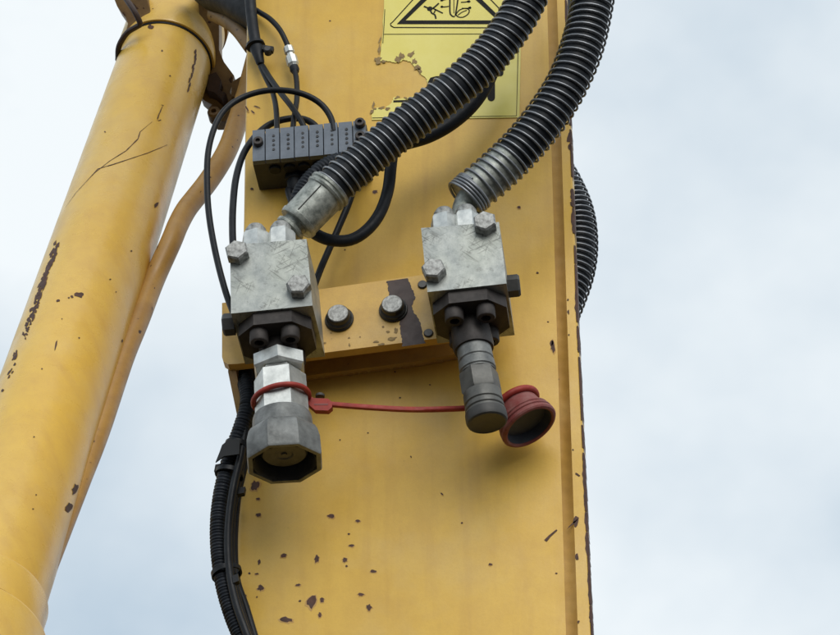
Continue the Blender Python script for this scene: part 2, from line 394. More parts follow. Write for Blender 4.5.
# side gusset tapering down to the arm
g0 = P(223, 362, YB)
bm = bmesh.new()
zt = P(223, 300, YB).z
gp = [Vector((g0.x, YB + 0.0102, zt - 0.013)), Vector((g0.x, -0.0003, zt - 0.013)), Vector((g0.x, -0.0003, g0.z - 0.050)), Vector((g0.x, -0.008, g0.z - 0.050)), Vector((g0.x, YB + 0.0102, g0.z - 0.004))]
prism(bm, gp, Vector((0.007, 0, 0))); 
ang = 0.0
for v in bm.verts:                      # the gusset leans in towards the arm
    k = (v.co.y - YB) / -YB; v.co.x += 0.013 * max(0, k) 
bevel(bm, 0.001, 1)
obj('gusset', bm, 'pipe_paint', brk)
# base pad on the arm under the bracket
bm = bmesh.new(); prism(bm, [P(243, 386, -0.008), P(244, 330, -0.008), P(470, 300, -0.008), P(470, 351.5, -0.008), P(420, 361, -0.008), P(309, 375.5, -0.008)], Vector((0, 0.0078, 0))); bevel(bm, 0.002, 2)
obj('base_pad', bm, 'bracket_paint', brk)
wl = catmull([P(x, y, -0.0012) for x, y in ((243, 388), (276, 382.5), (309, 377), (365, 369.8), (420, 362.6), (470, 353))], 0.0025)
obj('weld_bead', tube(bmesh.new(), [p + Vector((0, rnd.uniform(-.0005, .0005), rnd.uniform(-.0007, .0007))) for p in wl], lambda q: 0.0034 + 0.0006 * math.sin(q * 900), 10), 'weld_paint', brk, 80)
# bare patch, holes, two flanged bolts
bm = bmesh.new()
lf = [(386.5, 281.3), (388, 286), (388.6, 291), (388.8, 296), (391, 301), (394, 306), (397, 312), (399.8, 318), (399.6, 323), (400.2, 329), (401.4, 336), (402, 341), (402.2, 346.8)]
rg_ = [(408, 278.4), (409.6, 283), (411.4, 287.5), (413.6, 292), (415.2, 297), (413.8, 302), (411.6, 307), (414, 312.5), (418, 318), (420.6, 324), (421.8, 331), (422.6, 337), (426, 343.4)]
def fine(l): return [(a[0] + (c_[0] - a[0]) * k / 4 + rnd.uniform(-.7, .7), a[1] + (c_[1] - a[1]) * k / 4) for a, c_ in zip(l, l[1:]) for k in range(4)] + [l[-1]]
A = [bm.verts.new(P(x, y, YB) + NF * 0.0004) for x, y in fine(lf)]; B = [bm.verts.new(P(x, y, YB) + NF * 0.0004) for x, y in fine(rg_)]
for k in range(48): bm.faces.new((A[k], A[k + 1], B[k + 1], B[k]))
obj('bare_patch', bm, 'bare_primer', brk, smooth=False)['label'] = 'dark brown patch where the paint has flaked off'
bm = bmesh.new()
for (x, y, rx, ry, a) in [(325, 343, 1, 1, 0), (349, 338, 1, .8, 0), (349.5, 345, .9, 1.6, 0), (331, 333, .8, .6, 0), (360, 337, .8, .7, 0), (322, 351, 2, .8, 0), (376, 342, 3, 1, -8), (392, 339, 5, 1.6, -8), (388, 332, 2, 1, 0), (396, 331, 2, 3, 20), (383, 327, 1, 1, 0), (381, 344.5, 3, 1, -8)]:
    patch(bm, chip_px(x, y, rx, ry, a), on_plane(YB))
obj('paint_chips', bm, 'adhesive', brk)['kind'] = 'stuff'
for (x, y) in ((422.5, 285), (428.5, 333.5)):
    obj('plug', LT(P(x, y, YB) , NF, [(-.004, 0.0042), (0.0012, 0.0042), (0.002, 0.0036), (0.002, 0)], seg=18), 'washer_steel', brk)
for (x, y) in ((339.5, 320), (393.5, 310.5)):
    o = P(x, y, YB)
    w = obj('washer', LT(o, NF, [(-0.001, 0.0125), (0.0018, 0.0128), (0.0026, 0.0122), (0.0026, 0)], seg=36), 'washer_steel', brk)
    bt = obj('bolt', LT(o, NF, [(0.0027, 0.0118), (0.0045, 0.0116), (0.0060, 0.0100), (0.0098, 0.0097), (0.0106, 0.0092), (0.0106, 0)], seg=36), 'washer_steel', brk)  # dark steel paints the shade on the head's downward sides
    hd = obj('lit_bolt_face', LT(o + NF * 0.01065, NF, [(0, 0.0090), (0.0006, 0.0086), (0.0006, 0)], seg=36), 'bolt_zinc', bt)  # lighter disc puts the lit look of the face into colour

# ================================================================== coupling blocks
YF = -0.125
def hexhead(o, axis, r, h, ref, phase):
    bm = LT(o, axis, [(0, r), (h * 0.84, r), (h, r * 0.86), (h, 0)], seg=6, ref=ref, phase=phase); return bevel(bm, 0.0006, 1, 25)
def block(name, label, TL, TR, BR, BL, bolts, nuts, pinside, piny):
    o = P(*BL, YF); ex = P(*BR, YF) - o; wd = ex.length; ex.normalize(); ey = Vector((0, 1, 0)); ez = ex.cross(ey).normalized()
    if ez.z < 0: ez = -ez
    hgt = ((P(*TL, YF) - o).dot(ez) + (P(*TR, YF) - o).dot(ez)) / 2; dep = YB - YF - 0.0003
    t = thing(name, label, 'valve block', o + ex * wd / 2 + ey * dep)
    LP = lambda u, v, w: o + ex * u + ey * v + ez * w
    # slightly skewed bevelled cube
    bm = bmesh.new(); c = [LP(0, 0, 0), LP(wd, 0, 0), P(*TR, YF), P(*TL, YF)]
    prism(bm, c, ey * dep); bevel(bm, 0.0022, 3)
    obj('body', bm, 'zinc', t)
    for (x, y, ph) in bolts:
        q = P(x, y, YF); obj('bolt', hexhead(q + NF * 0.0001, NF, 0.0106, 0.0098, (0, 0, 1), ph), 'bolt_zinc', t)
    for i, (x, y) in enumerate(nuts):
        q0 = P(x, y, YF + 0.014); base = LP((q0 - o).dot(ex), 0.014, hgt - 0.001)
        n_ = obj('nut', hexhead(base, ez, 0.0130, 0.0200, NF, R(14 + 12 * i)), 'bright_zinc', t)
        obj('nut_cap', LT(base, ez, [(0.0195, 0.0096), (0.0245, 0.0092), (0.0285, 0.0068), (0.0295, 0)], seg=24), 'bolt_zinc', n_)
    # side plug
    q = LP(0 if pinside < 0 else wd, 0.022, piny)
    bm = hexhead(q, ex * pinside, 0.0098, 0.0105, (0, 0, 1), R(30)); obj('side_plug', bm, 'dark_plug', t)
    # underside flange with four socket screws, its black widened in place of shade
    fc = LP(wd * 0.5, 0.0335, 0)
    hw, hd_, th = 0.0315, 0.0305, 0.012; cut = 0.015
    out_ = [(-hw, -hd_ + cut), (-hw + cut, -hd_), (hw - cut, -hd_), (hw, -hd_ + cut), (hw, hd_ - cut), (hw - cut, hd_), (-hw + cut, hd_), (-hw, hd_ - cut)]
    bm = bmesh.new(); prism(bm, [fc + ex * a + ey * b_ for a, b_ in out_], -ez * th); bevel(bm, 0.0042, 3)
    fl = obj('flange', bm, 'black_steel', t)
    for sx in (-1, 1):
        for sy in (-1, 1):
            q = fc + ex * (0.0135 * sx) + ey * (0.0185 * sy) - ez * (th - 0.0005)
            obj('socket_screw', LT(q, -ez, [(0, 0.0082), (0.0105, 0.0082), (0.0115, 0.0075), (0.0115, 0.0042), (0.0065, 0.0042), (0.0065, 0)], seg=28), 'black_steel', fl)
    return t, LP, fc, ez, wd, hgt, dep, th
bL = block('coupling_block', 'scratched zinc block on the left carrying the wide open steel coupling', (230, 245), (306.5, 239), (312.5, 305.5), (231, 313.5),
           [(238, 255.5, R(12)), (299.5, 289.5, R(25))], [(256, 246), (281, 244)], -1, 0.004)
bR = block('coupling_block', 'scratched zinc block on the right carrying the narrow dark plug', (421, 228), (499, 222), (506.5, 283.5), (427.5, 292),
           [(485.5, 226.5, R(5)), (434.5, 273.5, R(20))], [(445, 227), (467, 225)], 1, 0.012)
bL[0]['group'] = bR[0]['group'] = 'coupling blocks on the bracket'

# ================================================================== left coupling (open socket)
CY = -0.087
ca = P(279, 362, CY); cb = P(284.6, 461, CY); ax = (cb - ca).normalized(); kpx = (cb - ca).length / (461 - 362)
def T(y): return (y - 362) * kpx
px = 0.000865
cpl = thing('socket_coupling', 'wide dusty steel screw coupling with open hollow end facing down', 'hydraulic coupling', cb)
top = (bL[2] - bL[3] * bL[7])
bm = LT(ca, ax, [((top - ca).dot(ax) + 0.0003, 19 * px), (T(352), 19.5 * px), (T(356), 21 * px), (T(360), 21 * px)], seg=36)
obj('neck', bm, 'black_steel', cpl)
bm = LT(ca, ax, [(T(359), 21 * px), (T(359), 26 * px), (T(360), 28.2 * px), (T(371), 28.2 * px), (T(373), 26.4 * px), (T(373), 21 * px)], seg=6, ref=NF, phase=R(-5)); obj('lock_nut', bm, 'bright_zinc', cpl, 25)
bm = LT(ca, ax, [(T(372.8), 21 * px), (T(375), 21.5 * px), (T(378), 26 * px), (T(416), 26.8 * px), (T(419), 26 * px)], seg=6, ref=NF, phase=R(32)); bevel(bm, 0.0012, 2, 25); obj('hex_body', bm, 'bright_zinc', cpl, 25)
bm = LT(ca, ax, [(T(417), 25 * px), (T(418), 28.4 * px), (T(420), 29.2 * px), (T(430), 30 * px), (T(433), 31.5 * px), (T(436), 31.5 * px)], seg=40); obj('collar', bm, 'dull_steel', cpl)
bm = LT(ca, ax, [(T(432), 30 * px), (T(434), 34 * px), (T(438), 36.4 * px), (T(446), 38.6 * px), (T(462), 39.2 * px), (T(464), 38 * px), (T(464), 33.6 * px), (T(461), 33.4 * px), (T(442), 33 * px), (T(440), 20 * px), (T(440), 0)], seg=8, ref=NF, phase=R(16))
bevel(bm, 0.0062, 4, 24); obj('sleeve', bm, 'dull_steel', cpl, 40)
bm = LT(ca, ax, [(T(440), 0), (T(440), 23 * px), (T(453), 23 * px), (T(455), 21 * px), (T(455), 9 * px), (T(454), 7.5 * px), (T(454), 3 * px), (T(455.5), 2.4 * px), (T(455.5), 0)], seg=36); obj('poppet', bm, 'grey_plug', cpl)
obj('bore_shade_liner', LT(ca, ax, [(T(463.2), 31.2 * px), (T(461), 29.6 * px), (T(441.6), 28.4 * px), (T(441.4), 10 * px)], seg=40, close=False), 'box_dark', cpl)  # added dark liner, paints shade into the hollow

# ================================================================== right coupling (plug)
da = P(472.3, 340, CY); db = P(487, 421, CY); axr = (db - da).normalized(); kr = (db - da).length / (421 - 340)
def U(y): return (y - 340) * kr
plg = thing('plug_coupling', 'narrow dark grey plug coupling with ringed grooves and blind end', 'hydraulic coupling', db)
topR = bR[2] - bR[3] * bR[7]
bm = LT(da, axr, [(U(318), 17 * px), (U(330), 19.5 * px), (U(346), 20.5 * px), (U(350), 19.5 * px), (U(350), 15 * px)], seg=36); obj('neck', bm, 'black_steel', plg)
bm = LT(da, axr, [(U(347), 17 * px), (U(361), 17.6 * px), (U(362), 16.6 * px), (U(363), 16.6 * px), (U(364), 18.0 * px), (U(371), 18.2 * px), (U(372), 17 * px), (U(373), 17 * px)], seg=40); obj('collar', bm, 'dull_steel', plg)
bm = LT(da, axr, [(U(372.5), 16 * px), (U(373), 18.6 * px), (U(375), 19.4 * px), (U(392), 19.8 * px), (U(394), 18.6 * px), (U(394), 16 * px)], seg=6, ref=NF, phase=R(18)); bevel(bm, 0.0008, 2, 25); obj('hex_body', bm, 'grey_plug', plg, 25)
bm = LT(da, axr, [(U(393.5), 16 * px), (U(394), 18.4 * px), (U(396), 19 * px), (U(404), 19.2 * px), (U(405), 18.0 * px), (U(406), 18.0 * px), (U(407), 19.4 * px), (U(410), 19.5 * px), (U(411), 18.4 * px), (U(412), 18.4 * px), (U(413), 20.2 * px), (U(414), 20.4 * px)], seg=40); obj('sleeve', bm, 'grey_plug', plg)
bm = LT(da, axr, [(U(413.6), 18 * px), (U(414), 20.4 * px), (U(420), 20.6 * px), (U(422.5), 19.6 * px), (U(423.5), 17.8 * px), (U(422.5), 16 * px), (U(422.5), 6 * px), (U(421.5), 0)], seg=40); obj('end_cap', bm, 'dark_plug', plg)

# ================================================================== red dust cap with strap
capo = P(530, 427, -0.040); cax = Vector((0.46, -0.03, -0.885)).normalized()
dc = thing('dust_cap', 'faded red rubber dust cap hanging on a strap from the left coupling', 'dust cap', capo)
m_ = 0.001
bm = LT(capo, -cax, [(14 * m_, 0.0), (14 * m_, 20 * m_), (0.5 * m_, 21.5 * m_), (-0.6 * m_, 23 * m_), (0, 25 * m_), (1.4 * m_, 26 * m_), (3.4 * m_, 26 * m_), (4.4 * m_, 24.6 * m_), (5.2 * m_, 24.6 * m_), (6 * m_, 25.6 * m_), (7.6 * m_, 25.4 * m_),
                     (8.4 * m_, 23.8 * m_), (9.2 * m_, 23.8 * m_), (10 * m_, 24.6 * m_), (11.4 * m_, 24.2 * m_), (12.4 * m_, 22.6 * m_), (15 * m_, 20.8 * m_), (23 * m_, 19.6 * m_), (24 * m_, 19.4 * m_), (30.5 * m_, 18.5 * m_), (31 * m_, 0)], seg=56)
body = obj('cap_body', bm, 'dusty_red', dc)
obj('cap_lining', LT(capo, -cax, [(1.0 * m_, 21.1 * m_), (9.4 * m_, 19.9 * m_), (9.5 * m_, 0)], seg=48, close=False), 'cap_lining', dc)
bm = bmesh.new(); a_, u_, w_ = frame(-cax); ring = [capo - cax * (26.5 * m_) + (u_ * math.cos(q) + w_ * math.sin(q)) * 20.6 * m_ for q in [2 * math.pi * k / 40 for k in range(41)]]
tube(bm, ring, 0.0030, 12); obj('strap_ring', bm, 'red_rubber', dc)
# ring round the left hex body, tilted
rc = ca + ax * T(399.5); tilt = Vector((0.10, 0.06, 0)) ; rax = (ax + tilt).normalized(); _, ru, rw = frame(rax)
ring = [rc + (ru * math.cos(q) + rw * math.sin(q)) * 27.6 * px for q in [2 * math.pi * k / 48 for k in range(49)]]
bm = bmesh.new(); tube(bm, ring, 0.0024, 12); obj('strap_ring', bm, 'red_rubber', dc)
yS = -0.080
bm = bmesh.new(); prism(bm, [P(307, 394.5, yS), P(314, 398, yS), P(328, 398.5, yS), (P(332, 402, yS)), P(332, 407, yS), P(328, 410.5, yS), P(315, 410, yS), P(307, 403, yS)], Vector((0, 0.006, 0))); bevel(bm, 0.0013, 2)
tg = obj('strap_tab', bm, 'red_rubber', dc)
obj('tab_rivet', LT(P(320, 397, yS + 0.003), Vector((0, 0, 1)), [(0, 0.004), (0.002, 0.004), (0.003, 0.003), (0.003, 0)], seg=16), 'dark_plug', tg)
bm = bmesh.new(); prism(bm, [P(314, 403.4, yS - .0003), P(328, 403.4, yS - .0003), P(328, 405, yS - .0003), P(314, 405, yS - .0003)], Vector((0, 0.001, 0))); obj('slot', bm, 'dusty_red', tg)
sp = [P(331, 404.5, yS + .003), P(365, 407.2, -0.074), P(410, 409.6, -0.066), P(450, 409, -0.056), P(470, 407.6, -0.050), P(492, 403, -0.044), P(508, 395, -0.042)]
pts = catmull(sp, 0.004); bm = bmesh.new(); rings = []
for p in pts:
    rings.append([bm.verts.new(p + Vector((0, dy, dz_))) for dy, dz_ in ((-.0018, -.0018), (-.0024, 0), (-.0018, .0019), (0.001, .0023), (.0018, .0016), (.0018, -.0016), (0.001, -.0023))])
for A, B in zip(rings, rings[1:]):
    for k in range(7): bm.faces.new((A[k], A[(k + 1) % 7], B[(k + 1) % 7], B[k]))
bm.faces.new(rings[0]); bm.faces.new(rings[-1]); obj('strap', bm, 'red_rubber', dc, 60)

# ================================================================== guarded hydraulic hoses
def hose(name, label, path, rc_, rg, pitch, ferr=None, wire=0.00105):
    t = thing(name, label, 'hydraulic hose', path[0], 'hoses with wire spring guards')
    obj('hose_core', TB(path, rc_, 28), 'black_rubber', t)
    obj('spring_guard', tube(bmesh.new(), helix(path, rg, pitch, 0.015), wire, 8), 'guard_wire', t, 80)
    return t
h1 = [P(330, 189, -0.092), P(352, 170.5, -0.094), P(375, 151, -0.097), P(402, 129, -0.100), P(428, 109, -0.103), P(455, 88, -0.107), P(480, 66, -0.110), P(500, 43, -0.114), P(517, 18, -0.118), P(532, -12, -0.122), P(550, -60, -0.128), P(566, -125, -0.13)]
t1 = hose('hydraulic_hose', 'black wire-guarded hose crossing the warning sticker to the left block', h1, 0.0168, 0.0177, 0.0071)
# crimped ferrule and elbow
f0, f1 = P(296.5, 224, -0.088), P(331, 188, -0.092); fa = f1 - f0; fl = fa.length
fer = obj('ferrule', LT(f0, fa, [(0, 0.011), (0, 0.0175), (0.0015, 0.0185), (0.0045, 0.0188), (0.005, 0.0178), (fl * 0.80, 0.0186), (fl * .82, 0.0200), (fl * .86, 0.0206), (fl * .88, 0.0192), (fl * .92, 0.0192), (fl * .94, 0.0206), (fl * .99, 0.0206), (fl, 0.0170), (fl, 0.0100)], seg=40), 'ferrule_steel', t1)
_, uu, ww = frame(fa)
for q in (R(100), R(250)):
    d = uu * math.cos(q) + ww * math.sin(q); p0 = f0 + fa.normalized() * 0.006 + d * 0.0179; p1 = f0 + fa.normalized() * fl * 0.79 + d * 0.0187
    obj('crimp_mark', tube(bmesh.new(), [p0, p0.lerp(p1, .5), p1], 0.0006, 6), 'dark_plug', fer)
nk = obj('elbow', TB([P(281, 239, -0.088), P(285, 232, -0.088), P(291, 227.5, -0.088), P(300, 220, -0.0885)], 0.0115, 24), 'ferrule_steel', t1)
obj('elbow_ring', LT(P(288.5, 230, -0.088), fa, [(0, 0.0132), (0.001, 0.0142), (0.0035, 0.0142), (0.0045, 0.0132)], seg=32), 'ferrule_steel', nk)

h2 = [P(471.5, 192.5, -0.100), P(492, 176, -0.102), P(520, 149, -0.106), P(545, 119, -0.110), P(566, 86, -0.114), P(580, 53, -0.118), P(589, 20, -0.122), P(595, -15, -0.126), P(602, -70, -0.13), P(610, -130, -0.135)]
t2 = hose('hydraulic_hose', 'black wire-guarded hose curving over the right edge to the right block', h2, 0.0170, 0.0189, 0.0072)
fpts = [P(466.5, 197.5, -0.0995)] + catmull(h2, 0.004)[:11]
fer = obj('ferrule', tube(bmesh.new(), fpts, 0.0176, 36), 'ferrule_steel', t2)
nk = obj('elbow', TB([P(462, 226, -0.097), P(463.5, 212, -0.097), P(466, 203, -0.098), P(472, 193, -0.0995)], 0.0105, 24), 'ferrule_steel', t2)
obj('guard_end', tube(bmesh.new(), helix([P(464.5, 199.5, -0.0993), P(475, 189.6, -0.1005)], 0.0188, 0.0030, 0.0), 0.0013, 8), 'guard_wire', t2, 80)
h3 = [P(520, 60, 0.060), P(530, 110, 0.060), P(545, 155, 0.060), P(562, 187, 0.060), P(573, 215, 0.060), P(576.5, 243, 0.060), P(573, 272, 0.060), P(563, 302, 0.060), P(548, 335, 0.060), P(530, 372, 0.060)]
t3 = hose('hydraulic_hose', 'black wire-guarded hose bulging out from behind the right edge of the arm', h3, 0.0172, 0.0194, 0.0060)
tag(obj('rubber_hose', TB([P(567, -90, 0.05), P(566, -30, 0.05), P(565, 30, 0.05), P(563, 75, 0.05), P(555, 120, 0.05), P(545, 180, 0.09)], 0.0105, 20), 'black_rubber'), 'plain black hose running down behind the top right edge of the arm', 'hose')

# ================================================================== distributor box
YX = -0.047
bo = P(252, 160.5, YX); bex = P(366.5, 150, YX) - bo; bw = bex.length; bex.normalize(); bey = Vector((0, 1, 0)); bez = bex.cross(bey)
if bez.z < 0: bez = -bez
bh = (P(250, 130.5, YX) - bo).dot(bez); bd = 0.0465
dist = thing('distributor_box', 'dark grey segmented junction box bolted to the arm below the cables', 'junction box', bo + bex * bw / 2 + bey * bd)
XP = lambda u, v, w: bo + bex * u + bey * v + bez * w
obj('housing', box(XP(0, 0.006, 0), bex * bw, bey * (bd - 0.0063), bez * (bh - 0.001), 0.0015), 'box_dark', dist)
sk = 0.0
n_seg = 8; edges = [0, 0.115] + [0.115 + 0.128 * k for k in range(1, 7)] + [1.0]
for k in range(8):
    u0, u1 = edges[k] * bw + 0.0005, edges[k + 1] * bw - 0.0005
    s_ = obj('segment', box(XP(u0, rnd.uniform(0, 0.0005), -0.0008), bex * (u1 - u0), bey * 0.0058, bez * (bh + 0.0008), 0.0008), 'box_plastic', dist)
    uc = (u0 + u1) / 2
    if 0 < k < 7:
        bm = bmesh.new()
        for q in range(4): lathe(bm, XP(uc + 0.0012, 0.0006, bh * (0.30 + 0.15 * q)), NF, [(0, 0.00135), (0.0011, 0.0013), (0.0011, 0.0006), (0.0006, 0)], seg=10)
        obj('indicator_dots', bm, 'box_dark', s_)
    else:
        for w in ((0.55,) if k == 0 else (0.86, 0.42)):
            obj('socket_screw', LT(XP(uc if k == 0 else uc + 0.001, 0.0005, bh * w), NF, [(0, 0.0046), (0.005, 0.0046), (0.0055, 0.0042), (0.0055, 0.0022), (0.003, 0.002), (0.003, 0)], seg=20), 'black_steel', s_)
for k in range(6):
    u = (edges[k + 1] + edges[k + 2]) / 2 * bw
    obj('port', LT(XP(u, 0.015, 0.0005), -bez, [(0, 0.0055), (0.003, 0.0055), (0.0035, 0.0048), (0.0035, 0)], seg=20), 'black_rubber', dist)
pl = obj('cable_plug', LT(XP(0.33 * bw, 0.029, 0.0005), -bez, [(0, 0.0085), (0.006, 0.0085), (0.007, 0.0070), (0.014, 0.0066), (0.017, 0.0045), (0.022, 0.0040), (0.022, 0)], seg=24), 'black_rubber', dist)
obj('cable_plug', LT(XP(0.45 * bw, 0.029, 0.0005), -bez, [(0, 0.0085), (0.006, 0.0085), (0.007, 0.0070), (0.012, 0.0066), (0.012, 0)], seg=24), 'black_rubber', dist)

# ================================================================== cables
def cable(name, label, pts, r, mat='cable_black', cat='cable', seg=12, group=None):
    return tag(obj(name, TB(pts, r, seg, 0.004), mat), label, cat, group)
KP = lambda l: [P(x, y, Y) for x, y, Y in l]
# thick sheathed lead splitting in two
ld = thing('sheathed_cable', 'thick black sheathed cable splitting in two above the junction box', 'cable', P(250, -60, -0.012))
obj('sheath', TB(KP([(246, -80, -.012), (249, -20, -.012), (251.5, 15, -.012), (255, 40, -.012), (257, 50, -.013)]), 0.0054, 16), 'black_rubber', ld)
s0, s1 = P(255.2, 42, -.013), P(262.5, 72, -.013)
obj('boot', LT(s0, s1 - s0, [(0, 0.0062), (0.004, 0.0066), (0.010, 0.0064), (0.018, 0.0048), (0.026, 0.0040), (0.028, 0.003)], seg=20), 'black_rubber', ld)
tie = obj('cable_tie', LT(P(255.6, 46, -.013), s1 - s0, [(-0.002, 0.0072), (-0.0022, 0.0088), (0.0006, 0.0092), (0.0018, 0.0072)], seg=24), 'cable_black', ld)
bm = box(P(262, 49, -0.020), Vector((0.010, 0, -0.003)), Vector((0, 0.005, 0)), Vector((0.001, 0, 0.005)), 0.001); obj('tie_head', bm, 'cable_black', tie)
obj('tie_stud', LT(P(268.5, 53, -.0145), NF, [(0, 0.0038), (0.006, 0.0038), (0.0075, 0.0028), (0.0075, 0)], seg=18), 'dark_plug', tie)
obj('branch', TB(KP([(260.5, 66, -.012), (266, 78, -.014), (272.5, 92, -.020), (276, 108, -.030), (277, 128, -.040), (277, 140, -.042)]), 0.0026), 'cable_black', ld)
obj('branch', TB(KP([(262.5, 66, -.013), (270, 78, -.020), (280, 92, -.030), (291, 106, -.040), (300, 119, -.044), (305, 130, -.044), (306, 140, -.044)]), 0.0027), 'cable_black', ld)
# thin lead with a silver union
fl_ = thing('fitting_cable', 'thin black cable with a silver screw union above the junction box', 'cable', P(292, 40, -0.012))
obj('lead', TB(KP([(248, 5, -.006), (259, 12, -.008), (270, 19, -.012), (280, 30, -.014), (287, 44, -.014), (289, 52, -.014)]), 0.0026), 'cable_black', fl_)
u0, u1 = P(288, 47, -.014), P(294, 67.5, -.014); ua = u1 - u0; ul = ua.length
un = obj('union', LT(u0, ua, [(0, 0.0038), (0.001, 0.0048), (ul * .30, 0.0048), (ul * .36, 0.0036), (ul * .46, 0.0036), (ul * .5, 0.0056), (ul * .86, 0.0056), (ul * .92, 0.0044), (ul, 0.0036)], seg=8, ref=NF), 'bright_zinc', fl_)
obj('union_boot', LT(u1, ua, [(-0.001, 0.0042), (0.003, 0.0046), (0.006, 0.0034), (0.006, 0)], seg=18), 'black_rubber', fl_)
obj('lead', TB(KP([(294, 67, -.014), (296.5, 80, -.018), (297, 98, -.028), (294.5, 115, -.036), (293, 128, -.040), (293, 140, -.042)]), 0.0026), 'cable_black', fl_)
# zip-tie tails on the box
bm = bmesh.new(); tube(bm, catmull(KP([(296, 126, -.052), (299, 128, -.062), (302, 131, -.0645)]), .0012), .0008, 6) if False else None
bm.free()
cable('loop_cable', 'thin black cable looping wide over the sky left of the arm', KP([(334, 132, -.045), (331, 118, -.045), (322, 105, -.046), (308, 96, -.050), (290, 91, -.052), (268, 90.5, -.052), (246, 96, -.054), (228, 107, -.058), (216, 124, -.062), (208.5, 150, -.066), (207, 180, -.070), (209, 215, -.074), (216, 255, -.080), (226, 293, -.086), (236, 320, -.090)]), 0.0029)
cable('short_loop_cable', 'thin black cable arching behind the junction box down to the left block', KP([(322, 134, -.012), (312, 123, -.012), (300, 118.5, -.012), (284, 119.5, -.014), (268, 125.5, -.018), (254, 138, -.026), (243, 155, -.036), (236, 178, -.048), (233, 205, -.060), (232.5, 232, -.070), (234, 260, -.080)]), 0.0032)
cable('straight_cable', 'thin black cable running straight down from the guarded hose to the bracket', KP([(356, 178, -.030), (350, 200, -.026), (341, 222, -.024), (331, 245, -.024), (321, 268, -.026), (312, 292, -.030)]), 0.0031)
cable('plain_hose', 'smooth black hose hanging in a loop beside the steel ferrule', KP([(394, 140, -.060), (391, 165, -.054), (388, 190, -.050), (380, 213, -.050), (367, 230, -.050), (350, 240, -.050), (330, 240, -.052), (314, 233, -.054), (304, 222, -.056)]), 0.0054, 'black_rubber', 'hose', 18)
cable('under_hose', 'smooth black hose tucked below the guarded hose over the warning sticker', KP([(502, 35, -.055), (496, 60, -.050), (485, 86, -.046), (470, 107, -.044), (450, 124, -.044), (428, 136, -.046), (408, 142, -.050), (396, 145, -.056)]), 0.0068, 'black_rubber', 'hose', 18)
def ribbed(r, amp, pitch):
    return lambda s: r + amp * (1 if (s / pitch) % 1.0 < 0.5 else -1)
tag(obj('corrugated_conduit', TB(KP([(362, 156, -.040), (345, 159, -.046), (329, 164, -.050), (316, 173, -.052), (306, 184, -.052), (299, 197, -.052), (297, 213, -.05)]), ribbed(0.0068, 0.0007, 0.0034), 18, 0.0008), 'conduit_black', angle=80),
    'short ribbed black conduit curving below the junction box', 'conduit')
cable('plug_cable', 'thin black cable dropping from the plug under the junction box', [XP(0.33 * bw, 0.029, -0.020), P(288.5, 190, -.026), P(292, 203, -.030), P(298, 218, -.034)], 0.0033)

# lower left loom: conduit, cables, ties
YL = -0.022
loom = thing('cable_loom', 'black cable loom with ribbed conduit hanging along the lower left edge', 'cable loom', P(232, 700, YL))
cp = KP([(242, 352, -.016), (245, 372, -.022), (248, 390, -.028), (247.5, 408, -.031), (240, 432, -.030), (233, 450, -.028), (226.5, 472, -.026), (221, 498, -.024), (218.5, 525, -.023), (219.5, 555, -.022), (224, 585, -.022), (231.5, 612, -.022), (241, 636, -.022), (256, 670, -.022), (270, 720, -.022)])
obj('conduit', TB(cp, ribbed(0.0070, 0.0006, 0.0030), 18, 0.0008), 'conduit_black', loom, 80)
obj('cable', TB(KP([(246, 350, -.018), (250, 380, -.022), (254, 405, -.024), (248, 430, -.020), (243, 452, -.020), (238, 480, -.016), (232, 510, -.014), (230.5, 540, -.014), (231.5, 570, -.014), (237.5, 600, -.016), (247, 630, -.016), (262, 668, -.016), (276, 720, -.016)]), 0.0040, 14), 'cable_black', loom)
obj('cable', TB(KP([(237, 352, -.022), (239, 375, -.026), (245, 400, -.030), (246, 425, -.031), (241, 455, -.032), (234, 485, -.034), (229.5, 515, -.033), (228, 545, -.032), (230, 575, -.032), (236.5, 605, -.032), (246, 632, -.032), (262, 675, -.03), (272, 720, -.03)]), 0.0036, 14), 'cable_black', loom)
obj('cable', TB(KP([(251, 430, -.018), (246, 460, -.012), (239, 490, -.010), (235.5, 520, -.009), (234.5, 550, -.009), (237, 580, -.010), (246, 607, -.011), (256, 640, -.012), (272, 690, -.012)]), 0.0031, 14), 'cable_black', loom)
def tie_at(x, y, dx, dy, r, Y, wd=0.005):
    p = P(x, y, Y); d = (P(x + dx, y + dy, Y) - p).normalized(); a, u, w = frame(d); bm = bmesh.new(); rr = []
    for sgn, rad in ((-1, r), (-1, r + 0.0014), (1, r + 0.0014), (1, r)):
        rr.append([bm.verts.new(p + d * sgn * wd / 2 + (u * math.cos(2 * math.pi * k / 28) * (1 if abs(u.y) < .5 else 1) + w * math.sin(2 * math.pi * k / 28)) * rad) for k in range(28)])
    for i in range(4):
        A, B = rr[i], rr[(i + 1) % 4]
        for k in range(28): bm.faces.new((A[k], A[(k + 1) % 28], B[(k + 1) % 28], B[k]))
    return obj('cable_tie', bm, 'cable_black', loom)
tie_at(238, 447, -6, 20, 0.0105, -.026, 0.0045)
tie_at(229.5, 474, -5, 22, 0.0112, -.024, 0.004)
tie_at(226.5, 573, 5, 22, 0.0118, -.021, 0.0045)
bm = bmesh.new(); prism(bm, [P(240, 439, -.042), P(229, 439, -.042), P(222, 445, -.042), P(219.5, 452, -.042), P(215.5, 462, -.040), P(224, 456, -.042), P(239, 454, -.042)], Vector((0, 0.0016, 0))); obj('tape_flap', bm, 'cable_black', loom)
obj('tie_head', box(P(214, 471, -.028), Vector((0.0065, 0, 0.001)), Vector((0, 0.006, 0)), Vector((0.001, 0, 0.0065)), 0.0012), 'cable_black', loom)
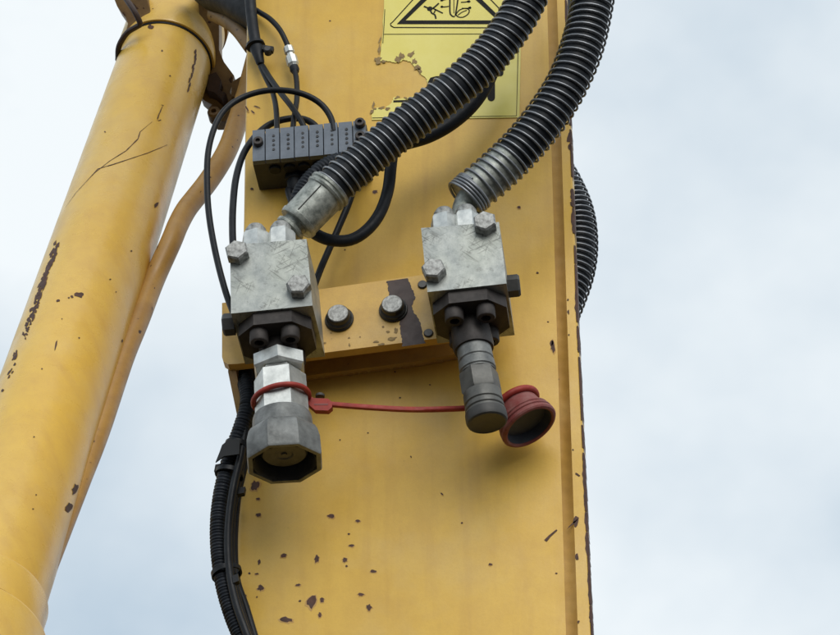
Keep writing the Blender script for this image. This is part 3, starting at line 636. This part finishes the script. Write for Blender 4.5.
obj('tie_head', box(P(237, 494, -.028), Vector((0.006, 0, 0.001)), Vector((0, 0.006, 0)), Vector((0.001, 0, 0.006)), 0.0012), 'cable_black', loom)
obj('tie_head', box(P(233, 583, -.036), Vector((0.005, 0, 0.002)), Vector((0, 0.006, 0)), Vector((-0.001, 0, 0.007)), 0.0012), 'cable_black', loom)

# ================================================================== warning sticker
dcl = thing('warning_sticker', 'torn lemon yellow warning sticker with a black hazard triangle', 'sticker', P(450, 118, 0))
out_px = [(386, -90), (522, -90), (521.5, 20), (519.5, 118)]
def rag(a, b_, n, amp):
    return [(a[0] + (b_[0] - a[0]) * k / n + rnd.uniform(-amp, amp), a[1] + (b_[1] - a[1]) * k / n + rnd.uniform(-amp, amp)) for k in range(1, n)]
tear = [(372, 120.5), (371.5, 111), (378, 108), (385, 109.5), (391, 104), (394, 97.5), (402, 99), (411, 97.5), (420, 94), (427.5, 87), (427, 80), (420.5, 73.5), (415, 68), (411, 62.5), (404, 60.5), (397, 63), (388, 62), (380, 61.5), (382, 40), (384, 10)]
poly = out_px + [tear[0]]
for a, b_ in zip(tear, tear[1:]): poly += rag(a, b_, 5, 0.55) + [b_]
bm = bmesh.new(); A = [bm.verts.new(P(x, y) + NF * 0.0009) for x, y in poly]; f_ = bm.faces.new(A)
r = bmesh.ops.extrude_face_region(bm, geom=[f_]); bmesh.ops.translate(bm, verts=[v for v in r['geom'] if isinstance(v, bmesh.types.BMVert)], vec=Vector((0, 0.0007, 0)))
obj('sheet', bm, 'decal_yellow', dcl, smooth=False)
bm = bmesh.new()                               # dirty glue left along the torn edge
for (x, y, rx, ry) in [(378.5, 61, 3.2, 3), (384, 62.5, 2.4, 1.2), (398, 60, 3, 3.2), (402, 57, 2.4, 3.4), (411, 55, 4, 2.2), (414.5, 62, 2, 2.8), (417, 68.5, 3, 2.4), (419.5, 71, 1.6, 3), (379.5, 50, 1.2, 5), (380.3, 40, .9, 3), (382, 108.5, 3, 1.3), (388, 109.5, 2.4, 1.4), (373.5, 106, 1.4, 3), (398, 98, 3, 1.2), (372, 112, 1.5, 2.4), (406, 99, 2, .8), (375, 109.5, 2, .8)]:
    patch(bm, chip_px(x, y, rx, ry, rnd.uniform(-30, 30), 13, 0.5), on_plane(0), 0.0013)
obj('glue_residue', bm, 'adhesive', dcl)['kind'] = 'stuff'
DO = 0.00125
bm = bmesh.new()
def tri_band(o3, i3):
    A = [bm.verts.new(P(*p) + NF * DO) for p in o3]; B = [bm.verts.new(P(*p) + NF * DO) for p in i3]
    for k in range(3): bm.faces.new((A[k], A[(k + 1) % 3], B[(k + 1) % 3], B[k]))
tri_band([(397, 24.8), (507, 24.8), (451, -30)], [(405.5, 21.2), (498, 21.2), (451, -22.5)])
def loop_px(pts, w, closed=True):
    q = [P(*p) for p in pts]
    if closed: q = q + [q[0], q[1]]
    ribbon(bm, q, w, NF, DO)
loop_px([(391, 26.5), (394, 28.2), (400, 28.2), (508, 28.6), (513, 27.5), (513.5, 24), (455, -37), (451, -39), (447, -37), (393, 22.5), (390.6, 24.5)], 0.0010)
loop_px([(384.2, 35), (450, 34.8), (520, 34.6)], 0.0006, False)
loop_px([(372.5, 118.6), (450, 117.6), (516.6, 116.6), (518, 60), (519.5, -80)], 0.0006, False)
loop_px([(385, 10), (384, 30), (383, 44)], 0.0006, False)
obj('hazard_triangle', bm, 'print_black', dcl, smooth=False)
bm = bmesh.new()                               # falling figure, sparks and striking tool
def stroke(pts, w): ribbon(bm, catmull([P(*p) for p in pts], 0.002), w, NF, DO)
lathe(bm, P(430, 9.5) + NF * DO, NF, [(0, 0.0027), (0.00005, 0)], seg=16)
stroke([(424, 7), (429, 9), (433, 9), (439, 4)], 0.0016); stroke([(430, 10), (432, 14), (435, 15.5), (436, 19.5)], 0.0015); stroke([(433, 9), (438, 11.5), (443, 14)], 0.0013); stroke([(436, 10), (434, 14)], 0.0012)
for a, c_ in (((441, 1), (449, -1)), ((441, 7.5), (449, 7)), ((461, 3), (469, 2)), ((462, 9), (471, 8.5))): stroke([a, ((a[0] + c_[0]) / 2, (a[1] + c_[1]) / 2 + .4), c_], 0.0011)
for p in ((442, 7.5), (442, 1), (469, 2.4), (470, 8.6)): patch(bm, chip_px(*p, 1.8, 1.3, 0, 5, .2), on_plane(0), DO)
stroke([(450, -14), (450, 0), (450.5, 15), (455, 17.5)], 0.0014); stroke([(458.5, -14), (458, 0), (455.5, 16.5)], 0.0014); stroke([(454, -12), (454, 14)], 0.0007)
stroke([(456, 15), (460, 10.5), (466, 9), (469.5, 11), (468, 15), (463, 18), (458, 17.5), (456, 15)], 0.0011); stroke([(458, 16), (462, 13), (467, 11)], 0.0009)
obj('pictogram', bm, 'print_black', dcl, smooth=False)
bm = bmesh.new()
def bar(x, y0, y1, w):
    pts = [(x - w, y0), (x + w, y0)] + [(x + w * math.cos(R(a)), y1 - w + w * math.sin(R(a))) for a in range(0, 181, 30)]
    bm.faces.new([bm.verts.new(P(*p) + NF * DO) for p in pts])
bar(500.5, 48, 77, 3); obj('print_bar', bm, 'print_black', dcl, smooth=False); bm = bmesh.new(); bar(491.3, 60, 102, 3.8); obj('print_bar', bm, 'print_black', dcl, smooth=False); bm = bmesh.new()
bm.faces.new([bm.verts.new(P(*p) + NF * DO) for p in [(428, 83), (430.5, 78.5), (436, 77), (446, 76.5), (444, 90), (431, 88)]]); obj('print_shape', bm, 'print_black', dcl, smooth=False); bm = bmesh.new()
bm.faces.new([bm.verts.new(P(*p) + NF * DO) for p in [(393.5, 101.2), (412, 100.6), (412, 102.6), (393.5, 103)]])
obj('print_bar', bm, 'print_black', dcl, smooth=False)

# ================================================================== hydraulic cylinder
RC = 0.056
A0, A1 = PD(-11.5, 585, 3.096), PD(164.5, 64, 3.80)
RTOP = 0.0518; LAX = (A1 - A0).length
def rc(t): return RC + (RTOP - RC) * t / LAX
def zc(y): return 1 / (1 / 3.80 + (y - 64) * (1 / 3.096 - 1 / 3.80) / 521)
cx = (A1 - A0).normalized()
def axis_at(py):                                  # distance along the axis whose centre shows at photo row py
    lo, hi = -1.5, 4.0
    for _ in range(50):
        m = (lo + hi) / 2
        if proj(A0 + cx * m)[1] > py: lo = m
        else: hi = m
    return lo
def cyl_hit(a, b_):
    d = ray(a, b_).normalized(); w = CAM - A0; dp = d - cx * d.dot(cx); wp = w - cx * w.dot(cx); r = RC
    for _ in range(6):
        A = dp.dot(dp); B = dp.dot(wp); Cc = wp.dot(wp) - r * r; D = max(0, B * B - A * Cc); t = (-B - math.sqrt(D)) / A
        p = CAM + d * t; r = rc((p - A0).dot(cx))
    n = (p - A0); n = (n - cx * n.dot(cx)).normalized(); return p, n
cyl = thing('hydraulic_cylinder', 'large scuffed yellow hydraulic cylinder leaning up the left side', 'hydraulic cylinder', A0 - cx * 0.35)
tb, tt, te = axis_at(600), axis_at(62), axis_at(-90)
obj('barrel', LT(A0, cx, [(tb - 0.02, rc(tb - .02)), (tb + .3, rc(tb + .3)), (tt + 0.02, rc(tt + .02))], seg=96), 'cylinder_paint', cyl)
k1 = axis_at(636)
obj('base_collar', LT(A0, cx, [(-0.55, RC * 1.27), (k1 - 0.006, RC * 1.27), (k1 - 0.003, RC * 1.25), (k1 - 0.0028, RC * 1.075), (k1 + 0.006, RC * 1.075), (k1 + 0.0063, RC * 1.06), (k1 + 0.0078, RC * 1.06), (k1 + 0.008, RC * 1.075), (tb - 0.002, RC * 1.075), (tb, RC * 1.06), (tb + 0.0002, RC * 0.99)], seg=96), 'cylinder_paint', cyl)
tu = axis_at(30)
band = obj('clamp_band', LT(A0, cx, [(tt, RTOP * 0.98), (tt, RTOP * 1.075), (tt + 0.002, RTOP * 1.09), (tu - 0.003, RTOP * 1.09), (tu, RTOP * 1.075), (tu, RTOP * 0.9)], seg=96), 'cylinder_paint', cyl)
obj('gland', LT(A0, cx, [(tu - 0.004, RTOP * 1.02), (tu + 0.006, RTOP * 1.02), (tu + 0.008, RTOP * 1.12), (te, RTOP * 1.12), (te, 0)], seg=96), 'pipe_paint', cyl)
# black ring painting the shadow line under the band
obj('band_shadow_ring', LT(A0, cx, [(tt - 0.0024, RTOP * 1.0), (tt - 0.0024, RTOP * 1.02), (tt - 0.0002, RTOP * 1.03), (tt - 0.0002, RTOP * 1.0)], seg=96), 'black_rubber', cyl)
# ear of the clamp on the left
dL = 3.785
bm = bmesh.new()
prism(bm, [PD(x, y, dL) for x, y in [(108, -25), (113, -4), (117, 6), (122, 13), (126, 18), (128, 24), (126, 31), (121, 39), (118, 48), (118, 57), (121.5, 56), (127, 44), (134, 36), (148, 28), (150, 10), (140, -25)]], Vector((0, 0.030, 0.01))); bevel(bm, 0.003, 2)
obj('clamp_ear', bm, 'lug_paint', cyl)
bm = TB([PD(x, y, d - 0.335) for x, y, d in [(118, 60, 4.118), (119, 46, 4.10), (127, 33, 4.09), (137, 26.5, 4.08), (140, 23, 4.075), (133, 9, 4.075), (124, -5, 4.09), (118, -25, 4.10)]], 0.0032, 10); obj('clamp_strap', bm, 'bare_primer', cyl)
# lug plate on the right with boss
dR = 3.80
lug = obj('lug_plate', bevel(prism(bmesh.new(), [PD(x, y, dR) for x, y in [(196, -20), (218, -20), (219, 30), (219, 50), (224, 62), (234, 75.5), (232.5, 84), (230, 92), (232, 97), (231, 110), (226.5, 121), (215, 121), (209, 116), (209, 108), (212, 104.5), (205, 101), (200.5, 97), (203, 85), (204, 60)]], Vector((0, 0.022, 0.004))), 0.003, 2), 'lug_paint', cyl)
o = PD(214.5, 114, dR - 0.004)
obj('boss', LT(o, NF, [(-0.01, 0.0075), (0.004, 0.0075), (0.006, 0.006), (0.006, 0.003), (0.001, 0.0028), (0.001, 0)], seg=24), 'lug_paint', lug)
obj('clamp_jaw', bevel(prism(bmesh.new(), [PD(x, y, dR - 0.012) for x, y in [(206, 76), (216, 72), (221, 80), (219, 90), (226, 93), (222, 99), (214, 92), (207, 90)]], Vector((0, 0.016, 0))), 0.002, 2), 'bare_primer', lug)
obj('clamp_jaw', bevel(prism(bmesh.new(), [PD(x, y, dR - 0.010) for x, y in [(232, 82), (243, 75), (250, 72), (250, 104), (238, 98), (231, 96)]], Vector((0, 0.016, 0))), 0.002, 2), 'lug_paint', lug)
# pipe along the cylinder
pp_ = [(x, y, zc(y) - 0.015) for x, y in ((258, 50), (247, 92), (238, 120), (229, 146), (219, 165), (207, 183), (196, 197), (186, 210), (178, 225), (171, 242))]
pp_ += [(x, y, zc(y) + 0.012) for x, y in ((154, 280), (139, 319), (122.5, 360), (99, 430), (79.5, 480), (60, 530), (27, 615))]
pipe = obj('oil_pipe', TB([PD(*q) for q in pp_], 0.0112, 24, 0.006), 'pipe_paint', cyl, 80)
# scratches and chips on the barrel
bm = bmesh.new()
def scr(pts, w0):
    q = []
    for (a, c_) in zip(pts, pts[1:]): q += [(a[0] + (c_[0] - a[0]) * k / 5, a[1] + (c_[1] - a[1]) * k / 5) for k in range(5)]
    q.append(pts[-1]); Vv = [cyl_hit(*p) for p in q]; n = len(Vv); A = []; B = []
    for i, (p, nn) in enumerate(Vv):
        t = (Vv[min(i + 1, n - 1)][0] - Vv[max(0, i - 1)][0]).normalized(); s = t.cross(nn).normalized() * w0 * 0.75 * (0.25 + 0.75 * math.sin(math.pi * (i + .5) / n)) * rnd.uniform(.6, 1.3) / 2
        A.append(bm.verts.new(p + nn * 0.0004 + s)); B.append(bm.verts.new(p + nn * 0.0004 - s))
    for i in range(n - 1): bm.faces.new((A[i], A[i + 1], B[i + 1], B[i]))
scr([(66, 207), (76, 193), (88, 180), (98, 169), (112, 165), (130, 159), (148, 153), (167, 145)], 0.0017)
scr([(86, 182), (96, 172), (110, 161), (126, 151), (138, 139), (140, 132), (152, 122)], 0.0015)
scr([(157, 121), (160, 112), (163, 105)], 0.0012); scr([(158, 121), (161, 120)], 0.0016); scr([(161, 105), (164, 106)], 0.0012); scr([(159, 113), (157, 119)], 0.001)
for i in range(95):                               # long scuff on the left flank
    f = i / 94; x = 57 - 33 * f + rnd.uniform(-2.5, 2.5); y = 244 + 94 * f + rnd.uniform(-2, 2); wide = 4.2 * math.sin(math.pi * min(1, .12 + f * .9)) + 1.2
    patch(bm, chip_px(x, y, wide * rnd.uniform(.4, 1), 1.1 * rnd.uniform(.6, 1.4), -58 + rnd.uniform(-14, 14), 7, 0.45), cyl_hit)
for i in range(12):
    f = rnd.random(); patch(bm, chip_px(18 - 14 * f + rnd.uniform(-2, 2), 348 + 44 * f + rnd.uniform(-3, 3), 3 * rnd.uniform(.4, 1), .9, -62 + rnd.uniform(-12, 12), 7, .4), cyl_hit)
for (x, y, rx, ry, a) in [(79.5, 295, 4.2, 2.8, 0), (72, 297, 1.5, 1.2, 0), (69, 298, 1, .8, 0), (58, 301, 2.2, 1.1, -15), (62, 319, .7, .6, 0), (56, 345, .8, 5, 12), (79, 338, .8, .8, 0), (42, 369, .8, .8, 0), (131, 251, .9, .7, 0), (110, 279.5, .9, .7, 0),
                          (34, 437, 1, .7, 0), (36, 495, .9, .6, 0), (33, 509, .9, .7, 0), (156, 205, 2, 3, 30), (162, 51, .9, .9, 0), (151, 27, 2.6, 2.2, 0), (170, 76, 1, .7, 0), (69, 507, 3, 4.6, 25), (75, 489, 2.6, 5, 22), (122, 341, .8, 1.4, 0), (105, 132, .8, .8, 0), (116, 292, .6, .6, 0)]:
    patch(bm, chip_px(x, y, rx, ry, a), cyl_hit)
for i in range(9):                                 # rust line below the clamp
    f = i / 8; patch(bm, chip_px(196 - 8 * f + rnd.uniform(-1, 1), 52 + 38 * f, 1.0, 3.2, 12, 8, .4), cyl_hit)
obj('scratches', bm, 'bare_rust', cyl)['kind'] = 'stuff'
obj('lug_arch', TB([PD(214, 14, 3.76), PD(222, 18, 3.74), PD(232, 24, 3.71), (PD(241, 33, 3.68)), PD(252, 48, 3.66)], 0.0085, 18), 'lug_paint', cyl)
# black hose joining cylinder head to the arm
bm = TB([PD(196, -26, 3.78), PD(214, -8, 3.76), PD(232, -2, 3.72), PD(252, 10, 3.68), PD(280, 28, 3.64)], 0.021, 24); tag(obj('head_hose', bm, 'black_rubber'), 'thick black hose between the cylinder head and the back of the arm', 'hose')

for ob in scene.objects: ob.select_set(False)
